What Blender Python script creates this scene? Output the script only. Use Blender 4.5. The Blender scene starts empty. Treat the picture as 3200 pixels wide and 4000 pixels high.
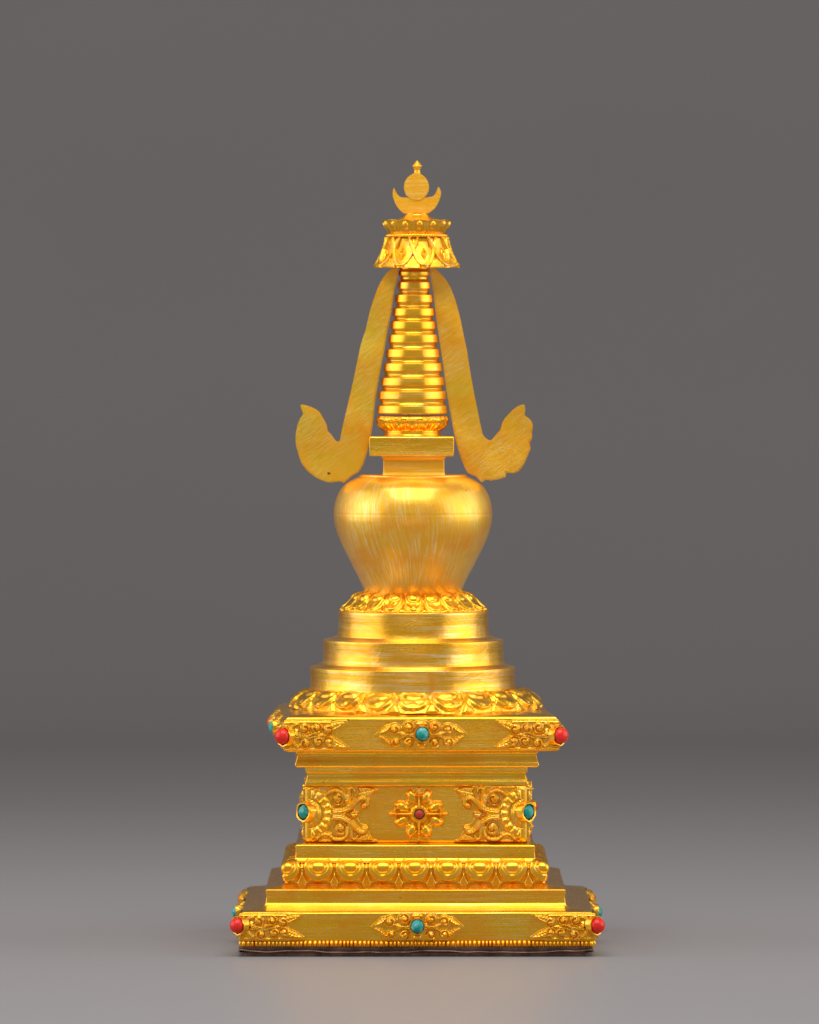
import bpy, bmesh, math, random
import numpy as np

random.seed(7)
rng = np.random.default_rng(11)
PI = math.pi
S = 0.30 / 1675.0          # one modelling unit (U) in metres; the shrine is about 30 cm tall
D = 16000.0                # camera distance in U
EYE = 1280.0               # camera height in U
AX = 875.0                 # the shrine's axis in the 1725-wide picture
scene = bpy.context.scene
COL = scene.collection


def Z(py, depth=0.0):
    return EYE - (py - 700.0) * (1.0 + depth / D)


# ------------------------------------------------------------------ materials
def new_mat(name):
    m = bpy.data.materials.new(name)
    m.use_nodes = True
    nt = m.node_tree
    b = nt.nodes['Principled BSDF']
    return m, nt, b


def N(nt, kind, **kw):
    n = nt.nodes.new(kind)
    for k, v in kw.items():
        setattr(n, k, v)
    return n


def ramp(nt, src, stops):
    r = N(nt, 'ShaderNodeValToRGB')
    e = r.color_ramp.elements
    while len(e) < len(stops):
        e.new(0.5)
    for el, (p, c) in zip(e, stops):
        el.position = p
        el.color = (c, c, c, 1) if not isinstance(c, tuple) else (*c, 1)
    nt.links.new(src, r.inputs[0])
    return r.outputs[0]


def noise(nt, vec, scale, detail=3.0, rough=0.55, w=None, dist=0.0):
    n = N(nt, 'ShaderNodeTexNoise', noise_dimensions='4D')
    n.inputs['Scale'].default_value = scale
    n.inputs['Detail'].default_value = detail
    n.inputs['Roughness'].default_value = rough
    n.inputs['Distortion'].default_value = dist
    nt.links.new(vec, n.inputs['Vector'])
    if w is not None:
        nt.links.new(w, n.inputs['W'])
    return n.outputs['Fac']


def mapping(nt, vec, scale, rot=(0, 0, 0)):
    m = N(nt, 'ShaderNodeMapping')
    m.inputs['Scale'].default_value = scale
    m.inputs['Rotation'].default_value = rot
    nt.links.new(vec, m.inputs['Vector'])
    return m.outputs[0]


def mixc(nt, fac, a, b):
    m = N(nt, 'ShaderNodeMix', data_type='RGBA')
    for sock, v in ((m.inputs['Factor'], fac), (m.inputs['A'], a), (m.inputs['B'], b)):
        pass
    fs = [i for i in m.inputs if i.name == 'Factor' and i.type == 'VALUE'][0]
    sa = [i for i in m.inputs if i.name == 'A' and i.type == 'RGBA'][0]
    sb = [i for i in m.inputs if i.name == 'B' and i.type == 'RGBA'][0]
    for sock, v in ((fs, fac), (sa, a), (sb, b)):
        if isinstance(v, (int, float)):
            sock.default_value = v
        elif isinstance(v, tuple):
            sock.default_value = (*v, 1)
        else:
            nt.links.new(v, sock)
    return [o for o in m.outputs if o.type == 'RGBA'][0]


def math_(nt, op, a, b=None):
    m = N(nt, 'ShaderNodeMath', operation=op)
    for i, v in enumerate((a, b)):
        if v is None:
            continue
        if isinstance(v, (int, float)):
            m.inputs[i].default_value = v
        else:
            nt.links.new(v, m.inputs[i])
    return m.outputs[0]


GOLD = (0.97, 0.485, 0.014)
PALE = (0.98, 0.70, 0.24)
ORANGE = (0.95, 0.36, 0.004)
OLIVE = (0.80, 0.52, 0.012)


def gold(name, brush, rough=0.34, pale=0.5, orange=0.5, bump=0.12, grain=0.06, base=GOLD, rot=(0, 0, 0), polar=False, palec=PALE, metal=1.0, olive=0.5, coat=0.32, spots=(), rough_at=None):
    """brush: scale of the streak texture per axis (metres^-1)."""
    m, nt, b = new_mat(name)
    tc = N(nt, 'ShaderNodeTexCoord')
    oi = N(nt, 'ShaderNodeObjectInfo')
    w = math_(nt, 'MULTIPLY', oi.outputs['Random'], 13.0)
    vec = tc.outputs['Object']
    if polar:                                        # strokes that follow the turned shape
        sx = N(nt, 'ShaderNodeSeparateXYZ')
        nt.links.new(vec, sx.inputs[0])
        an = math_(nt, 'ARCTAN2', sx.outputs['X'], math_(nt, 'MULTIPLY', sx.outputs['Y'], -1.0))
        lean = noise(nt, mapping(nt, vec, (30, 30, 12)), 1.0, 1.0, 0.5, w)
        an = math_(nt, 'ADD', math_(nt, 'MULTIPLY', an, 0.028), math_(nt, 'ADD', math_(nt, 'MULTIPLY', sx.outputs['Z'], 0.07), math_(nt, 'MULTIPLY', lean, 0.014)))
        cx = N(nt, 'ShaderNodeCombineXYZ')
        nt.links.new(an, cx.inputs[0])
        nt.links.new(sx.outputs['Z'], cx.inputs[2])
        sv = mapping(nt, cx.outputs[0], brush)
    else:
        sv = mapping(nt, mapping(nt, vec, (1, 1, 1), rot), brush)
    streak = noise(nt, sv, 1.0, 5.0, 0.62, w, 0.0 if polar else 0.3)
    patch = noise(nt, vec, 55.0, 4.0, 0.6, w, 0.8)
    patch2 = noise(nt, vec, 24.0, 3.0, 0.55, w, 0.6)
    fine = noise(nt, vec, 2600.0, 2.0, 0.6, w)
    # pale rubbed streaks where the leaf was burnished, in patches
    p1 = ramp(nt, streak, [(0.47, 0.0), (0.66, 1.0)])
    p2 = ramp(nt, patch2, [(0.36, 0.15), (0.62, 1.0)])
    pf = math_(nt, 'MULTIPLY', math_(nt, 'MULTIPLY', p1, p2), pale)
    of = math_(nt, 'MULTIPLY', ramp(nt, patch, [(0.46, 0.0), (0.70, 1.0)]), orange)
    ol = noise(nt, vec, 34.0, 2.0, 0.5, math_(nt, 'ADD', w, 3.7), 0.5)
    olf = math_(nt, 'MULTIPLY', ramp(nt, ol, [(0.46, 0.0), (0.66, 1.0)]), olive)
    base = mixc(nt, olf, base, OLIVE)
    c = mixc(nt, pf, base, palec)
    c = mixc(nt, of, c, ORANGE)
    # a few dark specks and scuffs
    sp = noise(nt, vec, 420.0, 2.0, 0.5, w)
    sf = ramp(nt, sp, [(0.755, 0.0), (0.79, 1.0)])
    c = mixc(nt, math_(nt, 'MULTIPLY', sf, 0.7), c, (0.16, 0.045, 0.008))
    for (sx_, sy_, sz_, sr_) in spots:               # casting pits and nicks
        vd = N(nt, 'ShaderNodeVectorMath', operation='DISTANCE')
        nt.links.new(vec, vd.inputs[0])
        vd.inputs[1].default_value = (sx_ * S, sy_ * S, sz_ * S)
        wob = math_(nt, 'ADD', vd.outputs['Value'], math_(nt, 'MULTIPLY', math_(nt, 'SUBTRACT', noise(nt, vec, 1400.0, 2.0, 0.6, w), 0.5), 2.4 * sr_ * S))
        hit = math_(nt, 'LESS_THAN', wob, sr_ * S)
        c = mixc(nt, math_(nt, 'MULTIPLY', hit, 0.85), c, (0.12, 0.03, 0.006))
    nt.links.new(c, b.inputs['Base Color'])
    b.inputs['Metallic'].default_value = metal
    b.inputs['Coat Weight'].default_value = coat
    b.inputs['Coat Roughness'].default_value = 0.15
    b.inputs['Coat IOR'].default_value = 1.5
    r = math_(nt, 'ADD', rough - 0.09, math_(nt, 'MULTIPLY', patch, 0.12))
    r = math_(nt, 'ADD', r, math_(nt, 'MULTIPLY', streak, 0.10))
    nt.links.new(r, b.inputs['Roughness'])
    b1 = N(nt, 'ShaderNodeBump')
    b1.inputs['Strength'].default_value = bump
    b1.inputs['Distance'].default_value = 0.0004
    nt.links.new(streak, b1.inputs['Height'])
    b2 = N(nt, 'ShaderNodeBump')
    b2.inputs['Strength'].default_value = grain
    b2.inputs['Distance'].default_value = 0.0002
    nt.links.new(fine, b2.inputs['Height'])
    nt.links.new(b1.outputs[0], b2.inputs['Normal'])
    b3 = N(nt, 'ShaderNodeBump')
    b3.inputs['Strength'].default_value = 0.25
    b3.inputs['Distance'].default_value = 0.0012
    nt.links.new(patch, b3.inputs['Height'])
    nt.links.new(b2.outputs[0], b3.inputs['Normal'])
    last = b3.outputs[0]
    if rough_at:                                     # unfinished, granular casting skin round one point
        px_, py_, pz_, pr_ = rough_at
        vd = N(nt, 'ShaderNodeVectorMath', operation='DISTANCE')
        nt.links.new(vec, vd.inputs[0])
        vd.inputs[1].default_value = (px_ * S, py_ * S, pz_ * S)
        rim = math_(nt, 'ADD', vd.outputs['Value'], math_(nt, 'MULTIPLY', math_(nt, 'SUBTRACT', patch, 0.5), 1.6 * pr_ * S))
        inside = ramp(nt, math_(nt, 'DIVIDE', rim, pr_ * S), [(0.75, 1.0), (1.0, 0.0)])
        gr = noise(nt, vec, 1500.0, 3.0, 0.7, w)
        b4 = N(nt, 'ShaderNodeBump')
        b4.inputs['Distance'].default_value = 0.0012
        nt.links.new(math_(nt, 'MULTIPLY', inside, 0.22), b4.inputs['Strength'])
        nt.links.new(gr, b4.inputs['Height'])
        nt.links.new(last, b4.inputs['Normal'])
        last = b4.outputs[0]
    nt.links.new(last, b.inputs['Normal'])
    return m


PALER = (0.98, 0.82, 0.44)
M_FLAT = gold('gold_brushed_level', (50, 50, 1700), 0.25, 0.60, 0.75, 0.14, metal=0.94)
M_TIER = gold('gold_brushed_round', (45, 45, 1100), 0.26, 1.0, 1.0, 0.10, palec=PALER, metal=0.90,
              spots=((-45, -189, 607, 3.2), (-38, -189, 612, 2.4), (-47, -189, 600, 2.6), (-34, -189, 598, 2.2), (-36, -189, 619, 1.6), (60, -180, 601, 1.0)))
M_VASE = gold('gold_brushed_upright', (1500, 1, 90), 0.34, 0.8, 1.0, 0.08, polar=True, palec=PALER, metal=0.70, coat=0.5)
M_STREAM = gold('gold_filed', (260, 260, 4200), 0.40, 1.0, 0.9, 0.18, rot=(0, 0.62, 0), olive=0.9, metal=0.88,
                spots=((-182, -8, Z(996), 3.6), (-140, -8, Z(940), 1.6), (-176, -8, Z(958), 1.3), (112, -8, Z(941), 1.8), (126, -8, Z(940), 1.8), (116, -8, Z(947), 2.4), (150, -8, Z(985), 1.5)),
                rough_at=(185, -8, Z(968), 42))
M_SPIRE = gold('gold_spire', (45, 45, 1100), 0.27, 0.7, 0.7, 0.08, metal=0.95)
M_CAST = gold('gold_cast', (350, 350, 350), 0.29, 0.35, 0.6, 0.06, 0.05, olive=0.2, metal=0.96)
M_ORN = gold('gold_chased', (500, 500, 500), 0.27, 0.55, 0.5, 0.06, 0.05, palec=(0.98, 0.64, 0.24), olive=0.1, coat=0.3, metal=0.93)
M_SKIRT = gold('gold_skirt', (500, 500, 500), 0.34, 0.55, 0.5, 0.06, 0.05, palec=(0.98, 0.64, 0.24), olive=0.1, coat=0.2, metal=0.96)
M_FINIAL = gold('gold_finial', (60, 60, 1600), 0.46, 0.8, 0.5, 0.2, metal=0.8)


def copper():
    m, nt, b = new_mat('dark_copper')
    tc = N(nt, 'ShaderNodeTexCoord')
    v = tc.outputs['Object']
    a = noise(nt, v, 160.0, 5.0, 0.65)
    g = noise(nt, v, 420.0, 3.0, 0.6)
    c = mixc(nt, ramp(nt, a, [(0.35, 0.0), (0.7, 1.0)]), (0.10, 0.055, 0.038), (0.34, 0.20, 0.15))
    c = mixc(nt, ramp(nt, g, [(0.68, 0.0), (0.78, 0.8)]), c, (0.25, 0.33, 0.33))
    nt.links.new(c, b.inputs['Base Color'])
    b.inputs['Metallic'].default_value = 0.75
    b.inputs['Roughness'].default_value = 0.42
    bp = N(nt, 'ShaderNodeBump')
    bp.inputs['Strength'].default_value = 0.4
    bp.inputs['Distance'].default_value = 0.0006
    nt.links.new(a, bp.inputs['Height'])
    nt.links.new(bp.outputs[0], b.inputs['Normal'])
    return m


M_COPPER = copper()


def stone(name, a, bcol, scale, lo, hi, rough, sss):
    m, nt, b = new_mat(name)
    tc = N(nt, 'ShaderNodeTexCoord')
    oi = N(nt, 'ShaderNodeObjectInfo')
    w = math_(nt, 'MULTIPLY', oi.outputs['Random'], 9.0)
    n = noise(nt, tc.outputs['Object'], scale, 6.0, 0.65, w, 0.4)
    c = mixc(nt, ramp(nt, n, [(lo, 0.0), (hi, 1.0)]), a, bcol)
    nt.links.new(c, b.inputs['Base Color'])
    b.inputs['Roughness'].default_value = rough
    b.inputs['Subsurface Weight'].default_value = sss
    b.inputs['Specular IOR Level'].default_value = 0.35
    b.inputs['Subsurface Radius'].default_value = (0.0012, 0.0005, 0.0004)
    bp = N(nt, 'ShaderNodeBump')
    bp.inputs['Strength'].default_value = 0.15
    bp.inputs['Distance'].default_value = 0.0004
    nt.links.new(n, bp.inputs['Height'])
    nt.links.new(bp.outputs[0], b.inputs['Normal'])
    return m


M_CORAL = stone('coral', (0.74, 0.016, 0.008), (0.80, 0.035, 0.016), 130.0, 0.4, 0.7, 0.20, 0.0)
M_CORALD = stone('coral_dull', (0.42, 0.030, 0.014), (0.55, 0.06, 0.03), 220.0, 0.4, 0.7, 0.32, 0.05)
M_TURQ = stone('turquoise', (0.004, 0.27, 0.24), (0.28, 0.62, 0.54), 520.0, 0.48, 0.70, 0.24, 0.0)
M_CEMENT = stone('setting_cement', (0.045, 0.038, 0.028), (0.22, 0.15, 0.07), 700.0, 0.4, 0.7, 0.7, 0.0)


# ------------------------------------------------------------------ mesh helpers
def link(name, me, mats, parent, loc=(0, 0, 0), rotz=0.0, sharp=38):
    o = bpy.data.objects.new(name, me)
    for mm in (mats if isinstance(mats, (list, tuple)) else [mats]):
        me.materials.append(mm)
    for p in me.polygons:
        p.use_smooth = True
    if sharp:
        me.set_sharp_from_angle(angle=math.radians(sharp))
    COL.objects.link(o)
    o.location = tuple(c * S for c in loc)
    o.rotation_euler = (0, 0, rotz)
    o.parent = parent
    return o


def mesh_from(verts, faces, name='m'):
    me = bpy.data.meshes.new(name)
    v = np.asarray(verts, dtype=np.float64) * S
    me.from_pydata(v.tolist(), [], [tuple(int(i) for i in f) for f in faces])
    me.update()
    me.validate()
    return me


def grid_faces(n, m, closed):
    i, j = np.meshgrid(np.arange(n - 1), np.arange(m if closed else m - 1), indexing='ij')
    i, j = i.ravel(), j.ravel()
    j2 = (j + 1) % m
    return np.stack([i * m + j, i * m + j2, (i + 1) * m + j2, (i + 1) * m + j], 1)


def surf(name, P, mat, parent, caps=(True, True), loc=(0, 0, 0), rotz=0.0, sharp=38, closed=True):
    """P: (rings, around, 3) from the bottom ring to the top ring."""
    n, m, _ = P.shape
    F = grid_faces(n, m, closed).tolist()
    V = P.reshape(-1, 3)
    if closed and caps[0]:
        V = np.vstack([V, P[0].mean(0)[None]])
        c = len(V) - 1
        F += [(c, (j + 1) % m, j) for j in range(m)]
    if closed and caps[1]:
        V = np.vstack([V, P[-1].mean(0)[None]])
        c = len(V) - 1
        o = (n - 1) * m
        F += [(c, o + j, o + (j + 1) % m) for j in range(m)]
    return link(name, mesh_from(V, F, name), mat, parent, loc, rotz, sharp)


def fillet(pts, r=2.0, k=3, closed=False):
    """round the corners of a 2-D polyline."""
    pts = [np.array(p, float) for p in pts]
    out = [pts[0]]
    for a, b, c in zip(pts[:-2], pts[1:-1], pts[2:]):
        l1, l2 = np.linalg.norm(a - b), np.linalg.norm(c - b)
        t = min(r, 0.45 * l1, 0.45 * l2)
        p, q = b + (a - b) / l1 * t, b + (c - b) / l2 * t
        for i in range(k + 1):
            s = i / k
            out.append((1 - s) ** 2 * p + 2 * s * (1 - s) * b + s * s * q)
    out.append(pts[-1])
    return np.array(out)


def densify(pts, step):
    out = [pts[0]]
    for a, b in zip(pts[:-1], pts[1:]):
        k = max(1, int(np.linalg.norm(b - a) / step))
        for i in range(1, k + 1):
            out.append(a + (b - a) * i / k)
    return np.array(out)


def spline(pts, per=8):
    pts = np.array(pts, float)
    p = np.vstack([2 * pts[0] - pts[1], pts, 2 * pts[-1] - pts[-2]])
    out = []
    for i in range(1, len(p) - 2):
        for t in np.linspace(0, 1, per, endpoint=False):
            a, b, c, d = p[i - 1], p[i], p[i + 1], p[i + 2]
            out.append(0.5 * ((2 * b) + (c - a) * t + (2 * a - 5 * b + 4 * c - d) * t * t + (3 * b - a - 3 * c + d) * t ** 3))
    out.append(pts[-1])
    return np.array(out)


def waves(P, amp, seed, f=0.02):
    """slow hand-made waviness along each axis."""
    g = np.random.default_rng(seed)
    out = P.copy()
    for ax in range(3):
        acc = 0
        for k in range(5):
            d = g.normal(size=3)
            d /= np.linalg.norm(d)
            acc = acc + np.sin((P @ d) * f * (0.5 + 1.2 * g.random()) * (1 + k * 0.5) + g.random() * 6.28) / (1 + k * 0.5)
        out[..., ax] += amp * acc * 0.5
    return out


def lathe(name, prof, mat, parent, cx=0.0, seg=128, amp=0.35, seed=1, caps=(True, True), fr=1.5, sharp=38, step=None, egg=0.004):
    pr = fillet(prof, fr) if fr else np.array(prof, float)
    if step:
        pr = densify(pr, step)
    th = np.linspace(0, 2 * PI, seg, endpoint=False)
    r = pr[:, 0][:, None] * (1 + egg * np.sin(2 * th + seed))
    P = np.stack([r * np.cos(th), r * np.sin(th), np.repeat(pr[:, 1][:, None], seg, 1)], -1)
    P = waves(P, amp, seed)
    return surf(name, P, mat, parent, caps, (cx, 0, 0), 0.0, sharp)


def sqring(h, r, ns, nc):
    """square perimeter, half width h, corner radius r -> points (N,2), normals, coordinate along the side, side."""
    pts, nor, al, sd = [], [], [], []
    for k in range(4):
        a = [(-1, 0), (0, -1), (1, 0), (0, 1)]
        # side 0: front (y=-h, x from -h to h), counter-clockwise
        t = np.linspace(-(h - r), h - r, ns)
        ang = np.linspace(-PI / 2, 0, nc + 2)[1:-1]
        px = np.concatenate([t, h - r + r * np.cos(ang)])
        py = np.concatenate([np.full(ns, -h), -(h - r) + r * np.sin(ang)])
        nx = np.concatenate([np.zeros(ns), np.cos(ang)])
        ny = np.concatenate([np.full(ns, -1.0), np.sin(ang)])
        c, s = math.cos(k * PI / 2), math.sin(k * PI / 2)
        pts.append(np.stack([c * px - s * py, s * px + c * py], 1))
        nor.append(np.stack([c * nx - s * ny, s * nx + c * ny], 1))
        al.append(px)
        sd.append(np.full(len(px), k))
    return np.vstack(pts), np.vstack(nor), np.concatenate(al), np.concatenate(sd)


def square(name, prof, mat, parent, cx=0.0, cr=2.0, ns=40, fr=2.0, amp=0.5, seed=1, rotz=0.0, caps=(True, True), step=14):
    pr = densify(fillet(prof, fr), step)
    rings = []
    for h, z in pr:
        p, _, _, _ = sqring(h, min(cr, h * 0.4), ns, 3)
        rings.append(np.column_stack([p, np.full(len(p), z)]))
    P = waves(np.array(rings), amp, seed, 0.012)
    return surf(name, P, mat, parent, caps, (cx, 0, 0), rotz)


# ------------------------------------------------------------------ relief fields
def seg_dist(X, Y, pts):
    """distance to a polyline and parameter 0..1 along it."""
    pts = np.array(pts, float)
    L = np.concatenate([[0], np.cumsum(np.linalg.norm(np.diff(pts, axis=0), axis=1))])
    best = np.full(X.shape, 1e9)
    T = np.zeros(X.shape)
    SG = np.zeros(X.shape)
    for k in range(len(pts) - 1):
        a, b = pts[k], pts[k + 1]
        ab = b - a
        l2 = ab @ ab
        if l2 < 1e-9:
            continue
        t = np.clip(((X - a[0]) * ab[0] + (Y - a[1]) * ab[1]) / l2, 0, 1)
        dx, dy = X - a[0] - t * ab[0], Y - a[1] - t * ab[1]
        d = np.hypot(dx, dy)
        m = d < best
        best = np.where(m, d, best)
        T = np.where(m, (L[k] + t * math.sqrt(l2)) / L[-1], T)
        SG = np.where(m, np.sign(ab[0] * dy - ab[1] * dx), SG)
    return best, T, SG


class Relief:
    def __init__(s, X, Y, floor=-4.0):
        s.X, s.Y = X, Y
        s.H = np.full(X.shape, floor)
        s.sd = np.full(X.shape, 1e9)
        s.floor = floor

    def put(s, h, sd, lift=0.0):
        s.H = np.where(sd < 0, np.maximum(s.H, h + lift), s.H)
        s.sd = np.minimum(s.sd, sd)

    def stroke(s, pts, w0, w1, h, ridges=0, lift=0.0, rd=0.3, smooth=True):
        pts = spline(pts, 6) if smooth and len(pts) > 2 else pts
        d, t, sg = seg_dist(s.X, s.Y, pts)
        w = w0 + (w1 - w0) * t
        q = np.clip(d / w, 0, 1)
        hh = h * np.sqrt(1 - q * q) ** 0.8
        if ridges:
            hh = hh + rd * h * (0.5 + 0.5 * np.cos(2 * PI * ridges * 0.5 * (sg * q + 1))) * (q < 1)
        s.put(hh, d - w, lift)

    def curl(s, cx, cy, r, turns=1.6, start=0.0, sgn=1, h=7.0, w=None):
        """a spiral boss: domed disc, spiral ridges, a knob in the middle."""
        X, Y = s.X - cx, s.Y - cy
        d = np.hypot(X, Y)
        th = np.arctan2(Y, X) * sgn - start
        tt = np.linspace(0, 1, 30)
        rr = (r + 1.0) * (1 - tt) + 0.36 * r * tt
        an = (start + tt * 1.15 * 2 * PI) * sgn
        dd, t, sg = seg_dist(s.X, s.Y, np.stack([cx + rr * np.cos(an), cy + rr * np.sin(an)], 1))
        hh = h * (0.62 + 0.38 * np.clip(1 - d / r, 0, 1)) * np.clip((r - d) / 1.6, 0, 1) ** 0.5
        hh = hh + 0.45 * np.cos(2 * PI * d / 2.6)
        hh = hh - 0.42 * h * np.exp(-(dd / 1.2) ** 2)
        q2 = d / (0.26 * r)
        hh = np.maximum(hh, h * 1.25 * np.sqrt(np.clip(1 - q2 * q2, 0, 1)))
        hh = np.maximum(hh, 1.5)
        s.put(hh, d - r)

    def dome(s, cx, cy, rx, ry, h, lift=0.0, rot=0.0):
        X, Y = s.X - cx, s.Y - cy
        c, n = math.cos(rot), math.sin(rot)
        X, Y = c * X + n * Y, -n * X + c * Y
        q = np.hypot(X / rx, Y / ry)
        s.put(h * np.sqrt(np.clip(1 - q * q, 0, 1)), (q - 1) * min(rx, ry), lift)

    def leaf(s, poly, h, vein=None, nv=6):
        """pointed leaf: raised polygon with a midrib."""
        poly = np.array(poly, float)
        inside = np.zeros(s.X.shape, bool)
        j = len(poly) - 1
        for i in range(len(poly)):
            xi, yi, xj, yj = *poly[i], *poly[j]
            c = ((yi > s.Y) != (yj > s.Y)) & (s.X < (xj - xi) * (s.Y - yi) / (yj - yi + 1e-12) + xi)
            inside ^= c
            j = i
        d, _, _ = seg_dist(s.X, s.Y, np.vstack([poly, poly[:1]]))
        sd = np.where(inside, -d, d)
        hh = h * np.clip(d / 3.0, 0, 1) ** 0.6
        if vein is not None:
            dv, tv, _ = seg_dist(s.X, s.Y, vein)
            hh = hh - 0.9 * np.exp(-(dv / 1.2) ** 2) + 0.35 * np.cos((tv * nv + dv * 0.10) * 2 * PI)
        s.put(hh, sd)

    def poly(s, pts, h):
        pts = np.array(pts, float)
        inside = np.zeros(s.X.shape, bool)
        j = len(pts) - 1
        for i in range(len(pts)):
            xi, yi, xj, yj = *pts[i], *pts[j]
            inside ^= ((yi > s.Y) != (yj > s.Y)) & (s.X < (xj - xi) * (s.Y - yi) / (yj - yi + 1e-12) + xi)
            j = i
        d, _, _ = seg_dist(s.X, s.Y, np.vstack([pts, pts[:1]]))
        s.put(np.full(s.X.shape, h), np.where(inside, -d, d))

    def plate(s, pad, level, gain=1.35):
        s.H = np.where(s.H > 0, s.H * gain, s.H)
        m = np.clip((pad - s.sd) / 1.2, 0, 1)
        b = s.floor + (level - s.floor) * m
        s.H = np.maximum(s.H, b)
        g = np.random.default_rng(3)
        n = np.zeros(s.X.shape)
        for k in range(9):
            a = g.normal(size=2) * 0.35
            n += np.sin(s.X * a[0] + s.Y * a[1] + g.random() * 6)
        s.H = s.H + 0.12 * n * (s.H > s.floor + 0.5)
        return s.H


def relief_mesh(parts, name):
    """parts: list of (P (n,m,3), H) sheets; faces wholly on the hidden floor are dropped."""
    V, F, off = [], [], 0
    for P, H, fl in parts:
        n, m, _ = P.shape
        f = grid_faces(n, m, False)
        hv = H.ravel()
        keep = (hv[f] > fl + 0.3).any(1)
        f = f[keep]
        used = np.unique(f)
        remap = np.full(n * m, -1)
        remap[used] = np.arange(len(used))
        V.append(P.reshape(-1, 3)[used])
        F.append(remap[f] + off)
        off += len(used)
    V, F = np.vstack(V), np.vstack(F)
    me = bpy.data.meshes.new(name)
    me.from_pydata((V * S).tolist(), [], F.tolist())
    me.update()
    return me


# ------------------------------------------------------------------ the shrine
shrine = bpy.data.objects.new('stupa', None)
COL.objects.link(shrine)
shrine.empty_display_size = 0.02
shrine['label'] = 'gilded miniature stupa with coral and turquoise stones on a grey backdrop'
shrine['category'] = 'stupa'


def fh(a):                       # real half width of a square whose front face shows half width a
    return a / (1 + a / D)


# ---- bottom: copper closing plate
hb = fh(374)
prof = [(hb - 13, -5.0), (hb - 13, 2.0), (hb - 10, 3.0), (hb - 8, 15.5), (hb - 20, 16.5)]
square('base_core', prof, M_COPPER, shrine, cx=0.5, fr=1, amp=0.4, seed=5)
pts, nor, al, sd = sqring(hb, 3, 90, 3)
rings = []
wav = 1.6 * np.sin(al * 0.021 + sd * 1.3 + 0.6) + 0.9 * np.sin(al * 0.047 + sd) + 0.5 * np.sin(al * 0.11 + 2 * sd)
curl = 5.0 * np.exp(-((al + hb) / 26) ** 2) * (sd == 0) + 3.0 * np.exp(-((al - hb) / 22) ** 2) * (sd == 0)
up = np.clip(wav, -1.3, 3) + 1.6 + curl
for off, zz, k in ((-14, 2.4, 0.9), (-2, 2.2, 0.9), (0, 2.6, 1), (0.8, 3.6, 1), (0.3, 4.8, 1), (-1.5, 5.4, 1), (-14, 5.2, 1)):
    rings.append(np.column_stack([pts + nor * off, zz + up * k]))
surf('base_sheet', np.array(rings), M_COPPER, shrine, loc=(0.5, 0, 0))

# ---- lowest slab with the beaded border
cb = 3.5
h1 = fh(371)
h2 = fh(317)
prof = [(h1 - 22, 14.8), (h1 - 4, 15.2), (h1 - 5.5, 26.5), (h1 - 0.5, 28.5), (h1, 84.5), (h1 - 3.5, 87.5), (h2 + 6, 93), (h2 - 6, 101)]
square('base_slab', prof, M_FLAT, shrine, cx=cb, fr=1.8, amp=0.55, seed=12)

# beads: upright pearls on a narrow band
zb0, zb1, nbead = 15.0, 28.8, 84
hbd = h1 + 0.2
pt, nr, al, sd = sqring(hbd, 2.5, nbead * 8, 3)
vv = np.linspace(0, 1, 11)
ph = al / (2 * hbd) * nbead
irr = 0.18 * np.sin(ph * 0.37 + sd) + 0.12 * np.sin(ph * 1.13)
q = np.abs(((ph + irr) % 1) - 0.5) * 2
beadx = np.sqrt(np.clip(1 - (q / 0.78) ** 2, 0, 1))
rings = []
for v in vv:
    prof_v = np.sqrt(max(0, 1 - (1.12 * (2 * v - 1)) ** 2)) if abs(2 * v - 1) < 0.89 else 0.0
    rail = 2.2 * math.exp(-((v - 0.04) / 0.06) ** 2) + 1.2 * math.exp(-((v - 0.96) / 0.07) ** 2)
    H = np.where(beadx > 0, 6.2 * beadx * prof_v - 1.0, -3.5) + rail
    if v in (vv[0], vv[-1]):
        H = H * 0 - 3
    z = zb0 + (zb1 - zb0) * v
    rings.append(np.column_stack([pt + nr * H[:, None], np.full(len(pt), z)]))
P = waves(np.array(rings), 0.4, 12, 0.012)
surf('bead_border', P, M_CAST, shrine, caps=(False, False), loc=(cb, 0, 0), sharp=60)

# ---- second step
prof = [(h2 + 16, 91), (h2 + 4, 95.5), (h2 - 1.2, 101), (h2 - 2.6, 113), (h2 - 1.0, 126), (h2 - 1.0, 128.5), (h2 - 4, 130.5), (fh(281) + 4, 136), (fh(281) - 8, 140)]
square('step', prof, M_FLAT, shrine, cx=0.0, fr=2.0, amp=0.5, seed=22)


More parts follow.
